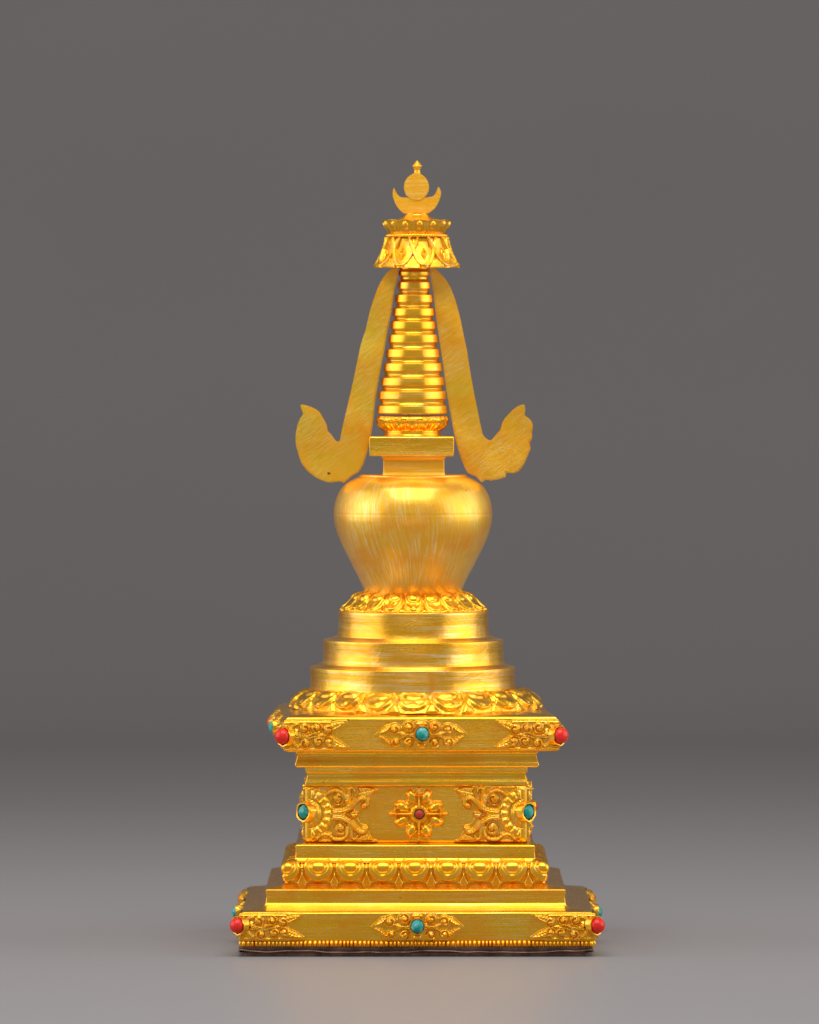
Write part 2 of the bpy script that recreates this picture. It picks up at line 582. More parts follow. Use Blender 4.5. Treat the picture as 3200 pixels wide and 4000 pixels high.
# ---- lotus patterns
def lotus(a, y, p, L, bead=1.0, small=1.0, bx=0.25, by=0.22, bc=0.40):
    """height of a petal frieze; a in U from the petal centre, y in U from the root (0) to the tip (L), p = petal spacing."""
    H = np.zeros(np.broadcast(a, y).shape)
    ax = np.abs(a)
    hw = p * 0.47
    # main petal: rounded tongue whose tip is at y = .9 L
    tip = 0.90 * L
    yy = np.clip(y / tip, 0, 1.4)
    halfw = hw * np.sqrt(np.clip(1 - np.clip((yy - 0.45) / 0.55, 0, 1) ** 2, 0, 1)) * (0.80 + 0.2 * np.clip(yy / 0.45, 0, 1))
    sdm = ax - halfw                                   # <0 inside
    inside = (sdm < 0) & (yy < 1.0)
    din = np.where(inside, np.minimum(-sdm, (1 - yy) * tip), 0)
    body = 6.0 * np.clip(din / 3.2, 0, 1) ** 0.5 + 1.3 * np.exp(-((din - 2.6) / 1.3) ** 2) - 1.2 * np.clip((din - 4) / 5, 0, 1)
    H = np.where(inside, body, -2.2)
    # bead with a groove round it
    q = np.hypot(a / (p * bx * bead), (y - bc * L) / (by * L * bead))
    H = H - 2.4 * np.exp(-((q - 1.12) / 0.13) ** 2) * inside
    H = np.where(q < 1, np.maximum(H, 3.2 + 5.8 * np.sqrt(np.clip(1 - q * q, 0, 1))), H)
    # little disc at the tip
    q3 = np.hypot(a, y - 0.76 * L) / (p * 0.085)
    H = np.maximum(H, np.where(q3 < 1, 5.2 + 1.4 * np.sqrt(np.clip(1 - q3 * q3, 0, 1)), -9))
    # small petal between two neighbours
    b = p * 0.5 - ax
    wd = p * 0.17 * np.clip((y - 0.60 * L) / (0.36 * L), 0, 1)
    H = np.maximum(H, np.where((b < wd) & (y < 0.97 * L), 3.4 * np.clip((wd - b) / 3.0, 0, 1) ** 0.5 * small, -9))
    return np.maximum(H, -2.4)


def normals2(pr):
    t = np.gradient(pr, axis=0)
    t /= np.linalg.norm(t, axis=1)[:, None]
    return np.stack([-t[:, 1], t[:, 0]], 1)            # for profiles running downwards/outwards


# square lotus
hl, ht = fh(279), fh(254)
base = spline([(ht - 3, 186), (ht + 6, 185), (ht + 14, 182), (ht + 21, 175), (hl - 1, 166), (hl - 1.5, 156), (hl - 4, 146), (hl - 5, 138.5), (hl - 6, 136.0)], 5)
base = densify(base, 1.6)
arc = np.concatenate([[0], np.cumsum(np.linalg.norm(np.diff(base, axis=0), axis=1))])
L = arc[-1]
nn = normals2(base)
nn = np.where((nn[:, :1] + nn[:, 1:]) < 0, -nn, nn)
p_sp = 2 * (hl - 6) / 8.0
rings = []
for (h, z), s_, n2 in zip(base, arc, nn):
    pt, nr, al, sd = sqring(h, 5, 300, 7)
    a = ((al + p_sp / 2) % p_sp) - p_sp / 2
    a = np.clip(a, -p_sp / 2, p_sp / 2)
    jit = 1 + 0.03 * np.sin(al * 0.05 + sd)
    H = lotus(a * jit, np.full_like(a, s_), p_sp, L) - 3.0
    rings.append(np.column_stack([pt + nr * (H * n2[0])[:, None], z + H * n2[1]]))
P = waves(np.array(rings)[::-1], 0.5, 31, 0.03)
surf('lotus_band', P, M_CAST, shrine, loc=(-1.0, 0, 0), sharp=0)

# ---- third step
h3 = fh(252)
prof = [(h3 + 9, 181), (h3 + 4, 185), (h3 + 0.5, 190), (h3 - 0.5, 202), (h3, 215), (h3 - 2, 218), (h3 - 14, 219.5), (h3 - 40, 220)]
square('step', prof, M_FLAT, shrine, cx=-1.0, fr=1.6, amp=0.5, seed=33)

# ---- waist block
hd = fh(228)
prof = [(hd - 4, 219), (hd - 1, 222.5), (hd, 224), (hd, 336), (hd - 2, 343)]
square('waist_block', prof, M_FLAT, shrine, cx=1.0, fr=1.2, amp=0.6, seed=41)

# ---- cornice members
ha, hc = fh(235), fh(257)
prof = [(ha - 30, 337.5), (ha - 3, 338), (ha, 341), (ha - 0.6, 346), (ha - 3.0, 353), (ha - 4.5, 360), (ha - 3.5, 366), (ha - 1.0, 367.5), (ha - 1.0, 377), (ha - 1, 379)]
square('cornice', prof, M_FLAT, shrine, cx=-0.5, fr=1.5, amp=0.4, seed=51, rotz=math.radians(0.6))
prof = [(hc - 26, 377), (hc - 3, 378), (hc, 381.5), (hc - 0.6, 386), (hc - 3.0, 393), (hc - 5, 401), (hc - 4, 406.5), (hc - 2, 408), (hc - 3, 415)]
square('cornice', prof, M_FLAT, shrine, cx=-0.5, fr=1.5, amp=0.4, seed=52, rotz=math.radians(0.8))

# ---- upper slab
hs = fh(286)
RS = math.radians(2.6)
prof = [(hc - 6, 411.5), (hs - 4, 412), (hs, 414.5), (hs, 480), (hs - 2.5, 484), (hs - 14, 487.5), (hs - 60, 492)]
square('upper_slab', prof, M_FLAT, shrine, cx=-0.5, fr=2.0, amp=0.6, seed=61, rotz=RS)


# ---- round lotus rings
def lotus_ring(name, prof, npet, parent, cx, phase, amp, bead=1.0, mat=M_CAST, per=26, extra=None, seed=3, scale=1.0, step=1.5, **kw):
    base = densify(spline(prof, 6), step)
    arc = np.concatenate([[0], np.cumsum(np.linalg.norm(np.diff(base, axis=0), axis=1))])
    L = arc[-1]
    nn = normals2(base)
    nn = np.where((nn[:, :1] * 1.0 + nn[:, 1:] * 0.6) < 0, -nn, nn)
    m = npet * per
    th = np.linspace(0, 2 * PI, m, endpoint=False)
    u = (th + PI / 2) / (2 * PI) * npet + phase
    uj = u + 0.05 * np.sin(th * 3 + seed)
    k = np.floor(uj + 0.5)
    loc_ = uj - k
    g = np.random.default_rng(seed)
    am = 1 + 0.5 * (g.random(npet + 4) - 0.5)
    ampk = am[(k.astype(int)) % npet]
    pref = base[:, 0].mean() * 2 * PI / npet
    rings = []
    for (r, z), s_, n2 in zip(base, arc, nn):
        H = lotus(loc_ * pref, np.full(m, s_), pref, L, bead, **kw) * scale * ampk - 1.5
        if extra is not None:
            H = H + extra(th, s_ / L)
        rr = r + H * n2[0]
        rings.append(np.stack([rr * np.cos(th), rr * np.sin(th), z + H * n2[1]], 1))
    P = waves(waves(np.array(rings)[::-1], amp, seed, 0.05), 0.8, seed + 40, 0.16)
    return surf(name, P, mat, parent, (True, True), (cx, 0, 0), 0.0, 0)


lotus_ring('lotus_band', [(206, 529), (220, 527), (234, 524), (248, 517), (259, 507), (264, 499), (268, 490)], 22, shrine, 0.5, 0.08, 1.3, 1.12, seed=8, scale=0.95, bx=0.27, by=0.17, bc=0.36)

# ---- three round tiers
def tier(r, z0, z1, rn, cx, seed):
    prof = [(r + 5, z0 - 4), (r + 2.2, z0 + 3), (r - 0.2, z0 + 12), (r - 1.2, z0 + (z1 - z0) * 0.5), (r - 0.6, z1 - 5), (r - 1.0, z1 - 1.0), (r - 4, z1), (rn + 8, z1 + 1.5), (rn, z1 + 6)]
    return lathe('round_tier', prof, M_TIER, shrine, cx, 160, 0.5, seed, fr=3.0, step=9)


tier(216, 522, 577, 196, -6.0, 71)
tier(190, 579, 635, 166, -4.5, 72)
tier(159, 638, 695, 140, -4.5, 73)


def rope(th, v):
    return 1.5 * np.exp(-((v - 0.94) / 0.045) ** 2) * (0.8 + 0.5 * np.sin(th * 150)) + 0.8 * np.exp(-((v - 0.02) / 0.05) ** 2)


lotus_ring('lotus_band', [(98, 733), (108, 732), (118, 729), (126, 724), (133, 717), (140, 709), (148, 703), (153, 700), (154, 693)], 20, shrine, -4.0, 0.05, 0.7, 1.0, per=30, extra=rope, seed=9, scale=0.62, step=1.2, bx=0.30, by=0.15, bc=0.36)

# ---- vase
vp = [(98, 726), (101, Z(1249)), (107.5, Z(1233)), (117, Z(1213)), (126.5, Z(1195)), (138, Z(1172)), (150, Z(1148)), (159.5, Z(1125)), (164.5, Z(1108)), (167, Z(1092)), (167, Z(1076)), (164.3, Z(1058)), (158.5, Z(1041)), (150, Z(1026)), (138, Z(1015.5)), (126, Z(1008.5)), (115, Z(1003.5))]
vps = spline(vp, 7)
seam = Z(1081)
vps = densify(vps, 2.2)
vps[:, 0] -= 0.55 * np.exp(-((vps[:, 1] - seam) / 0.9) ** 2)
vps = np.vstack([vps, [[113.5, Z(1002.6)], [113.2, Z(1000.2)], [111.5, Z(999)], [60, Z(998)]]])
lathe('vase', vps, M_VASE, shrine, -5.0, 220, 0.5, 81, fr=0)

# ---- neck and square harmika
prof = [(69, 978), (66, 981), (64.5, 987), (64, 994), (64, 1008), (63.5, 1014), (67, 1017), (68, 1023)]
square('neck', prof, M_FINIAL, shrine, cx=-3.5, cr=2, ns=24, fr=1.5, amp=0.3, seed=91)
prof = [(60, 1020.5), (86, 1021), (88, 1022.5), (88.5, 1060), (87, 1062), (60, 1063.5)]
square('harmika', prof, M_FLAT, shrine, cx=-7.0, cr=1.5, ns=30, fr=1.0, amp=0.35, seed=92, rotz=math.radians(-0.7))

# ---- spire bowl
def bowl_extra(th, v):
    return 0.0


def bowl(cx):
    base = densify(spline([(62, 1063), (60, 1068), (62, 1074), (68, 1081), (74, 1089), (75.5, 1096), (74.5, 1101), (71, 1104)], 5), 1.2)
    arc = np.concatenate([[0], np.cumsum(np.linalg.norm(np.diff(base, axis=0), axis=1))])
    v = arc / arc[-1]
    n = 15
    m = n * 24
    th = np.linspace(0, 2 * PI, m, endpoint=False)
    u = (th + PI / 2) / (2 * PI) * n
    a = np.abs(((u + 0.5) % 1) - 0.5) * 2
    rings = []
    for (r, z), vv_ in zip(base, v):
        ww = np.clip((vv_ - 0.22) / 0.30, 0, 1)
        pet = 2.8 * np.clip((0.9 * math.sqrt(ww) - a) / 0.3, 0, 1) * (vv_ < 0.80)
        ll = 2.0 * np.exp(-((a - 0.5) / 0.13) ** 2) * (0.25 < vv_ < 0.78)
        q = np.hypot(a / 0.30, (vv_ - 0.48) / 0.16)
        drop = np.where(q < 1, 3.0 * np.sqrt(np.clip(1 - q * q, 0, 1)), 0)
        top = 2.5 * np.clip((vv_ - 0.74) / 0.1, 0, 1) * (1 + 0.3 * np.sin(th * 23) + 0.2 * np.sin(th * 9 + 1))
        gap = -2.0 * (a > 0.85) * (0.3 < vv_ < 0.75)
        H = pet - ll + drop + top + gap - 1.5 * (0.2 < vv_ < 0.95)
        rr = r + H
        rings.append(np.stack([rr * np.cos(th), rr * np.sin(th), np.full(m, z)], 1))
    return surf('lotus_cup', waves(np.array(rings), 0.5, 95, 0.06), M_CAST, shrine, loc=(cx, 0, 0), sharp=0)


bowl(-7.0)

# ---- thirteen-ring spire
rows = [(875, 930, 75.5), (782, 837, 72.3), (695, 750, 67.6), (603, 658, 62.8), (513, 570, 58.1), (420, 475, 53.2), (335, 388, 49.1), (250, 302, 45.0), (163, 217, 40.8), (82, 130, 35.6)]
czz = lambda y: Z((1050 + 0.6087 * y) / 1.855)
for i, (t, bt, r) in enumerate(rows):
    cx = -7.0 + 4.0 * i / 9
    zt, zb = czz(t), czz(bt)
    up_z = czz(rows[i + 1][1]) if i < 9 else czz(46)
    rn = (rows[i + 1][2] if i < 9 else 33.0)
    g = max(rn - 2.8, 25)
    prof = [(r - 9, zb - 2), (r - 2.5, zb - 0.8), (r, zb + 1.0), (r - 1.6, zt - 1.2), (r - 3.0, zt - 0.2), (g + 1, zt + 1.2), (g - 1.5, zt + (up_z - zt) * 0.45), (g, up_z - 1.0), (g + 1, up_z + 3)]
    lathe('spire_ring', prof, M_SPIRE, shrine, cx, 96, 0.35, 100 + i, fr=1.2)
prof = [(26, czz(80)), (29.5, czz(66)), (29, czz(50)), (32.5, czz(45)), (33.2, czz(20)), (31, czz(3)), (31, czz(-12))]
lathe('spire_collar', prof, M_SPIRE, shrine, -2.5, 96, 0.3, 120, fr=1.2)

# ---- parasol
PX = 3.0
zr, zt_ = Z(563.5), Z(502)


def skirt():
    n, m = 70, 10 * 60
    th = np.linspace(0, 2 * PI, m, endpoint=False)
    vs = np.linspace(0, 1, n)                     # 0 top, 1 rim
    u = (th + PI / 2) / (2 * PI) * 10 - 0.32
    aa = ((u + 0.5) % 1) - 0.5
    W, Ht = 52.0, 66.0
    A, Vv = np.meshgrid(aa * W, vs * Ht)
    H = np.full(A.shape, -1.9)
    def band(pts, w, h, lift):
        nonlocal H
        for sh in (-1, 0, 1):
            d, t, sg = seg_dist(A, Vv, spline(np.array(pts) + np.array([sh * W, 0]), 6))
            q = np.clip(d / w, 0, 1)
            hh = lift + h * (1 - q ** 4) + 0.6 * np.cos(2 * PI * 1.5 * q)
            H = np.where((d < w), np.maximum(H, hh), H)
    band([(0, 63), (12, 53), (20, 39), (25.5, 25), (32, 12), (37, 1)], 4.4, 3.8, 0.0)
    band([(0, 63), (-12, 53), (-20, 39), (-25.5, 25), (-32, 12), (-37, 1)], 4.4, 3.8, 1.3)
    # diamond leaf inside each loop
    q = np.abs(A) / 8.0 + np.abs(Vv - 34) / 14.0
    H = np.where((H < -1.5) & (Vv > 5) & (Vv < 22) & (np.abs(A) > 14), -2.6, H)
    H = np.maximum(H, np.where(q < 1, 0.8 + 1.2 * np.cos(q * 2 * PI * 2.0) - 0.8 * np.exp(-(A / 0.9) ** 2), -9))
    # drop between the band crossings at the top
    for sh in (-0.5, 0.5):
        q = np.hypot((A - sh * W) / 4.2, (Vv - 9) / 7)
        H = np.where(q < 1, np.maximum(H, 2.2 * np.sqrt(np.clip(1 - q * q, 0, 1))), H)
        g = (np.abs(A - sh * W) < 15) & (Vv > 46) & (H < -1.5)
        H = np.where(g, 1.1 + 0.9 * np.sin(A * 1.7 + Vv) * np.sin(Vv * 1.5), H)
    rim = 0.8 * np.exp(-((vs[:, None] - 1.0) / 0.03) ** 2)
    H = H * np.clip((1.0 - vs[:, None]) / 0.07, 0.08, 1) + rim - 0.6 + 1.6 * np.exp(-(vs[:, None] / 0.05) ** 2)
    prof_r = np.interp(vs, [0, 0.25, 0.5, 0.75, 0.93, 1], [62.5, 67.5, 73.5, 80.5, 87.5, 90.5])
    prof_z = zt_ + (zr - zt_) * vs
    r = prof_r[:, None] + H * 0.92
    wob = 0.4 * np.sin(5 * (u[None, :]) * 2 * PI / 5) * np.clip((vs[:, None] - 0.9) / 0.1, 0, 1)
    z = prof_z[:, None] + H * 0.38 + wob * 0.8
    outer = np.stack([r * np.cos(th), r * np.sin(th), z], -1)
    inn = []
    for v in (1.0, 0.9, 0.6, 0.3):
        rr = np.interp(v, vs, prof_r) - 4.5
        inn.append(np.stack([rr * np.cos(th), rr * np.sin(th), np.full(m, zt_ + (zr - zt_) * v + 0.5)], -1))
    P = np.concatenate([np.array(inn)[::-1], outer[::-1]], 0)
    P = waves(P, 0.6, 130, 0.05)
    return surf('parasol_skirt', P, M_SKIRT, shrine, (True, True), (PX, 0, 0), 0.0, 60)


skirt()


def crown():
    n, m = 46, 14 * 40
    th = np.linspace(0, 2 * PI, m, endpoint=False)
    u = (th + PI / 2) / (2 * PI) * 14 + 0.12 - 0.30
    a = np.abs(((u + 0.5) % 1) - 0.5) * 2                       # 0 at petal centre
    sc = np.sqrt(np.clip(1 - a ** 2.2, 0, 1))
    zb_, ztop = Z(500), Z(466)
    rings = []
    # bead ring under the petals
    for t in np.linspace(-PI / 2, PI / 2, 9):
        br = 3.6 * (0.75 + 0.35 * np.abs(np.sin(th * 32)))
        rr = 62 + br * max(0, math.cos(t))
        rings.append(np.stack([rr * np.cos(th), rr * np.sin(th), np.full(m, Z(496.5)) + 4.4 * math.sin(t)], 1))
    for v in np.linspace(0, 1, 24):
        zz = Z(491) + (ztop - Z(491)) * v
        r = 61 + 11.5 * v ** 0.8
        edge = 3.2 * sc * v                                     # scalloped top edge
        q = np.hypot(a / 0.42, (v - 0.60) / 0.30)
        bead = np.where(q < 1, 4.6 * np.sqrt(np.clip(1 - q * q, 0, 1)), 0)
        flute = 1.0 * np.cos(a * 3 * PI) * (a > 0.45) * (0.08 < v < 0.9)
        rimh = 1.8 * np.exp(-((v - 0.97) / 0.06) ** 2)
        rr = r + bead + flute + rimh - 1.5
        rings.append(np.stack([rr * np.cos(th), rr * np.sin(th), zz + edge * v], 1))
    top = rings[-1]
    for k, dz, dr in ((0.96, 0.5, 0), (0.90, -5, 0), (0.84, -8, 0)):
        rings.append(np.stack([top[:, 0] * k, top[:, 1] * k, np.full(m, ztop + dz)], 1))
    return surf('parasol_crown', waves(np.array(rings), 0.5, 131, 0.06), M_CAST, shrine, (True, True), (PX, 0, 0), 0.0, 60)


crown()
c1y = lambda y: Z((600 + 0.26667 * y) / 1.855)
prof = [(66, Z(474)), (62, c1y(985)), (50, c1y(965)), (38, c1y(945)), (29, c1y(920)), (24.5, c1y(895)), (24, c1y(878)), (25, c1y(868))]
prof = spline(prof, 5)
lathe('parasol_dome', prof, M_SPIRE, shrine, PX, 96, 0.3, 133, fr=0)


# ---- flat cut-outs: crescent, disc, jewel, side streamers
def cutout(name, outline, thick, mat, parent, y=0.0, bev=1.6, seed=1, bulge=0.8, yaw=0.0, grid=6.0, smooth=3):
    """outline in U (x, z), made into a plate with rounded edges and a slightly uneven face."""
    pts = np.array(outline, float)
    if smooth:
        closed = np.vstack([pts, pts[:1]])
        dn = []
        for i in range(len(pts)):
            a, b, c, d = pts[i - 1], pts[i], pts[(i + 1) % len(pts)], pts[(i + 2) % len(pts)]
            for t in np.linspace(0, 1, smooth, endpoint=False):
                dn.append(0.5 * ((2 * b) + (c - a) * t + (2 * a - 5 * b + 4 * c - d) * t * t + (3 * b - a - 3 * c + d) * t ** 3))
        pts = np.array(dn)
    bm = bmesh.new()
    vs = [bm.verts.new((p[0], -thick / 2, p[1])) for p in pts]
    bm.verts.index_update()
    f = bm.faces.new(vs)
    f.normal_update()
    if f.normal.y > 0:
        f.normal_flip()
    r = bmesh.ops.extrude_face_region(bm, geom=[f], use_keep_orig=True)
    for v in [g for g in r['geom'] if isinstance(g, bmesh.types.BMVert)]:
        v.co.y += thick
    bmesh.ops.recalc_face_normals(bm, faces=bm.faces[:])
    flat = [e for e in bm.edges if len(e.link_faces) == 2 and e.calc_face_angle(0) > 0.9 and any(len(q.verts) > 4 for q in e.link_faces)]
    bmesh.ops.bevel(bm, geom=flat, offset=bev, segments=2, affect='EDGES', clamp_overlap=True)
    # cut the big faces into a grid so the plate can be uneven
    x0, x1 = pts[:, 0].min(), pts[:, 0].max()
    z0, z1 = pts[:, 1].min(), pts[:, 1].max()
    for x in np.arange(x0 + grid, x1, grid):
        bmesh.ops.bisect_plane(bm, geom=bm.verts[:] + bm.edges[:] + bm.faces[:], plane_co=(x, 0, 0), plane_no=(1, 0, 0))
    for z in np.arange(z0 + grid, z1, grid):
        bmesh.ops.bisect_plane(bm, geom=bm.verts[:] + bm.edges[:] + bm.faces[:], plane_co=(0, 0, z), plane_no=(0, 0, 1))
    bmesh.ops.triangulate(bm, faces=[q for q in bm.faces if len(q.verts) > 4])
    co = np.array([v.co[:] for v in bm.verts])
    w = waves(co, bulge, seed, 0.022)
    w[:, (0, 2)] = co[:, (0, 2)]
    xm = (x0 + x1) / 2
    w[:, 1] -= (w[:, 0] - xm) * math.tan(yaw)
    for v, c in zip(bm.verts, w):
        v.co = ((c[0]) * S, (c[1] + y) * S, c[2] * S)
    me = bpy.data.meshes.new(name)
    bm.to_mesh(me)
    bm.free()
    return link(name, me, mat, parent, (0, 0, 0), 0.0, 40)


c1 = lambda x, y: ((1400 + 0.26667 * x) / 1.855 - AX, c1y(y))
cres = [(522, 502), (545, 545), (570, 590), (610, 630), (650, 642), (700, 640), (780, 655), (870, 660), (960, 650), (1030, 636), (1085, 628), (1125, 590), (1150, 540), (1165, 500), (1178, 488), (1200, 525), (1212, 580), (1200, 640), (1170, 720), (1120, 800), (1060, 850), (1000, 882), (850, 892), (690, 882), (630, 845), (570, 780), (530, 700), (510, 640), (502, 580), (510, 530)]
cutout('crescent', [c1(*p) for p in cres], 15, M_FINIAL, shrine, bev=1.2, seed=141, bulge=0.4, grid=5, smooth=3)
sun = []
for k in range(40):
    t = 2 * PI * k / 40
    x, y = 852 + 184 * math.cos(t), 490 - 200 * math.sin(t)
    if y < 330:
        y -= 12 * math.exp(-((x - 855) / 60) ** 2)
    sun.append(c1(x, y))
cutout('sun_disc', sun, 19, M_FINIAL, shrine, bev=1.5, seed=142, bulge=0.4, grid=5, smooth=0)
jx = (1400 + 0.26667 * 862) / 1.855 - AX
prof = [(7.5, c1y(300)), (6.6, c1y(270)), (6.4, c1y(240)), (8.2, c1y(205)), (10.8, c1y(183)), (10.2, c1y(172)), (6.0, c1y(138)), (2.2, c1y(108)), (0.4, c1y(98))]
lathe('jewel_tip', prof, M_FINIAL, shrine, jx, 10, 0.25, 143, fr=0.8, sharp=30)

c2 = lambda x, y: ((1100 + 0.6087 * x) / 1.855 - AX, Z((1050 + 0.6087 * y) / 1.855))
left = [(745, -12), (690, 12), (650, 60), (615, 130), (590, 200), (565, 280), (540, 390), (510, 480), (485, 600), (463, 705), (448, 772), (430, 850), (413, 922), (395, 1000), (380, 1072), (376, 1098), (362, 1108), (345, 1099), (320, 1062), (297, 1040), (290, 1000), (262, 948), (240, 915), (200, 890), (160, 876), (122, 872), (130, 905), (138, 932), (120, 960), (100, 1010), (90, 1080), (92, 1130), (105, 1180), (125, 1240), (160, 1290), (210, 1332), (270, 1362), (320, 1370), (380, 1363), (402, 1372), (450, 1330), (492, 1305), (524, 1255), (545, 1190), (560, 1130), (575, 1060), (590, 960), (600, 860), (615, 760), (640, 620), (660, 520), (680, 400), (700, 300), (712, 220), (725, 130), (745, 60)]
right = [(955, -12), (1000, 10), (1040, 50), (1080, 110), (1105, 170), (1125, 230), (1150, 330), (1170, 430), (1190, 520), (1205, 620), (1220, 710), (1240, 820), (1255, 890), (1271, 970), (1285, 1035), (1292, 1062), (1312, 1087), (1335, 1100), (1355, 1090), (1380, 1060), (1405, 1030), (1418, 985), (1450, 940), (1490, 900), (1528, 875), (1560, 872), (1564, 910), (1560, 938), (1582, 955), (1600, 972), (1612, 1000), (1607, 1050), (1608, 1085), (1592, 1118), (1598, 1150), (1580, 1195), (1557, 1250), (1520, 1298), (1480, 1312), (1442, 1308), (1437, 1335), (1390, 1350), (1340, 1357), (1305, 1352), (1285, 1370), (1245, 1330), (1195, 1308), (1165, 1250), (1140, 1180), (1120, 1110), (1105, 1040), (1085, 930), (1065, 820), (1050, 720), (1038, 620), (1020, 500), (1008, 420), (995, 330), (985, 250), (975, 160), (960, 70)]
cutout('side_streamer', [c2(*p) for p in left], 18, M_STREAM, shrine, bev=3.0, seed=151, bulge=4.0, yaw=math.radians(6), grid=9, smooth=2)
cutout('side_streamer', [c2(*p) for p in right], 18, M_STREAM, shrine, bev=3.0, seed=152, bulge=4.0, yaw=math.radians(3), grid=9, smooth=2)

# ------------------------------------------------------------------ cast ornaments
def stone_mesh(rx, ry, h, name):
    """cabochon looking towards -Y: half ellipsoid a little more than a hemisphere."""
    n, m = 18, 36
    ph = np.linspace(0, PI * 0.62, n)
    th = np.linspace(0, 2 * PI, m, endpoint=False)
    P = np.zeros((n, m, 3))
    for i, p in enumerate(ph):
        P[i, :, 0] = rx * math.sin(p) * np.cos(th)
        P[i, :, 1] = -h * math.cos(p)
        P[i, :, 2] = ry * math.sin(p) * np.sin(th)
    P = waves(P, 0.35, int(rx * 7 + ry), 0.16)
    V = P.reshape(-1, 3)
    F = grid_faces(n, m, True)[:, ::-1]
    return mesh_from(V, F, name)


def bezel_mesh(rx, ry, h, name, lip=4.0):
    """gold cup with a dark setting ring inside."""
    prof = [(1.0 + lip / rx * 1.15, 4.0), (1.0 + lip / rx, -h * 0.85), (1.0 + lip / rx * 0.85, -h), (1.0 + lip / rx * 0.36, -h * 0.98), (1.0 + lip / rx * 0.22, -h * 0.72), (0.88, -h * 0.66)]
    m = 40
    th = np.linspace(0, 2 * PI, m, endpoint=False)
    P = np.zeros((len(prof), m, 3))
    for i, (k, y) in enumerate(prof):
        jj = 1 + 0.03 * np.sin(th * 5 + i) + 0.02 * np.sin(th * 11)
        P[i, :, 0] = rx * k * np.cos(th) * jj
        P[i, :, 1] = y + 0.5 * np.sin(th * 4 + rx)
        P[i, :, 2] = ry * k * np.sin(th) * jj
    me = mesh_from(P.reshape(-1, 3), grid_faces(len(prof), m, True)[:, ::-1], name)
    return me, m


def add_stone(parent, kind, mat, pos, rotz, rx, ry, h, out, lip=4.0, bh=6.0):
    bme, m = bezel_mesh(rx, ry, bh, 'bezel', lip)
    bz = link('bezel', bme, [M_CAST, M_CEMENT], parent, pos, rotz, 50)
    for i, p in enumerate(bme.polygons):
        p.material_index = 1 if i >= 3 * m else 0
    d = (math.sin(rotz) * out, -math.cos(rotz) * out)
    st = link(kind, stone_mesh(rx, ry, h, kind), mat, parent, (pos[0] + d[0], pos[1] + d[1], pos[2]), rotz, 0)
    return bz, st


def corner_field(U, V, var, hh):
    """scroll relief of a corner mount; U from the slab corner inwards, V from the middle of the face."""
    R = Relief(U, V)
    k = hh / 30.0
    g = np.random.default_rng(var)
    j = lambda: (g.random() - 0.5) * 2.4
    for cx, cy, r, st, sg in ((37, 13.5, 11.5, 0.5, 1), (63, 13.5, 10.8, 2.0, -1), (87, 10.5, 10.8, 1.0, 1), (40, -16.5, 11.5, 3.0, -1), (67, -13.5, 10.8, 1.2, 1), (89, -12, 10.8, 0.2, -1)):
        R.curl(cx + j(), (cy + j()) * k, r * min(1, k * 1.02) * 1.16, 1.45, st, sg, 8.5)
    R.stroke([(20, 2), (30, -1), (42, -2), (54, 2), (62, 4 * k)], 4.2, 2.6, 6.0, 3)
    R.stroke([(20, -4), (32, -4), (46, -6), (58, -3), (70, -2)], 4.2, 2.4, 5.5, 3)
    R.stroke([(22, 22 * k), (12, 14 * k), (10, 0), (14, -14 * k), (24, -24 * k)], 5.0, 5.0, 5.0, 2)
    R.stroke([(62, 2), (74, 0), (84, 0)], 3.0, 2.0, 4.0, 2)
    R.leaf([(94, 4 * k), (112, 14 * k), (125, 27 * k), (106, 26 * k), (88, 22 * k)], 5.5, [(90, 10 * k), (123, 26 * k)])
    R.leaf([(94, -4 * k), (112, -13 * k), (130, -26 * k), (108, -27 * k), (88, -24 * k)], 5.5, [(90, -10 * k), (128, -26 * k)])
    R.stroke([(0, 25 * k), (50, 26 * k), (92, 25 * k)], 2.0, 2.0, 3.5)
    R.stroke([(0, -27 * k), (50, -28 * k), (98, -27 * k)], 2.0, 2.0, 3.5)
    R.stroke([(-6, 0), (18, 0)], 18 * k, 15 * k, 4.0)
    return R.plate(4.0, 3.4, 1.6)


def corner_mesh(h, zc, hh, var, field, umax, du=0.75, name='corner_ornament'):
    """front-left corner mount covering the end of the front face and of the left face."""
    uu = np.concatenate([-np.arange(umax, 0, -du), [0.0], np.arange(umax, 0, -du)[::-1]])
    v = np.arange(-hh, hh + du, du)
    U, V = np.meshgrid(uu, v)
    HL = field(np.abs(U), V, var + 5, hh - 1.5)
    HF = field(np.abs(U), V, var, hh - 1.5)
    m = np.clip(U / 16 + 0.5, 0, 1)
    H = HL * (1 - m) + HF * m
    a = np.abs(U)
    H = np.where(a < 9, np.minimum(H, 4.5 + a * 0.7), H)
    w = np.clip(1 - a / 7.0, 0, 1)
    front = U >= 0
    x = np.where(front, -h + a - w * H, -h - H)
    y = np.where(front, -h - H, -h + a - w * H)
    return relief_mesh([(np.stack([x, y, zc + V], -1), H, -4.0)], name)


def copies(src_root, n, cx, rotz):
    """turn the front-left original round the axis for the other corners or faces."""
    for k in range(1, n):
        c = src_root.copy()
        COL.objects.link(c)
        c.parent = shrine
        c.rotation_euler = (0, 0, rotz + k * PI / 2)
        for ch in src_root.children:
            d = ch.copy()
            COL.objects.link(d)
            d.parent = c


def corner_set(h, zc, hh, var, cx, rotz, stone_kind, smat, rs, field, umax, zs=0.0, off=-4.0, out=6.0, ry=None, bh=8.0, lip=4.0, sh=None):
    me = corner_mesh(h, zc, hh, var, field, umax)
    o = link('corner_ornament', me, M_ORN, shrine, (cx, 0, 0), rotz, 0)
    add_stone(o, stone_kind, smat, (-h + off, -h + off, zc + zs), -PI / 4, rs, ry or rs, sh or rs, out, lip, bh)
    copies(o, 4, cx, rotz)


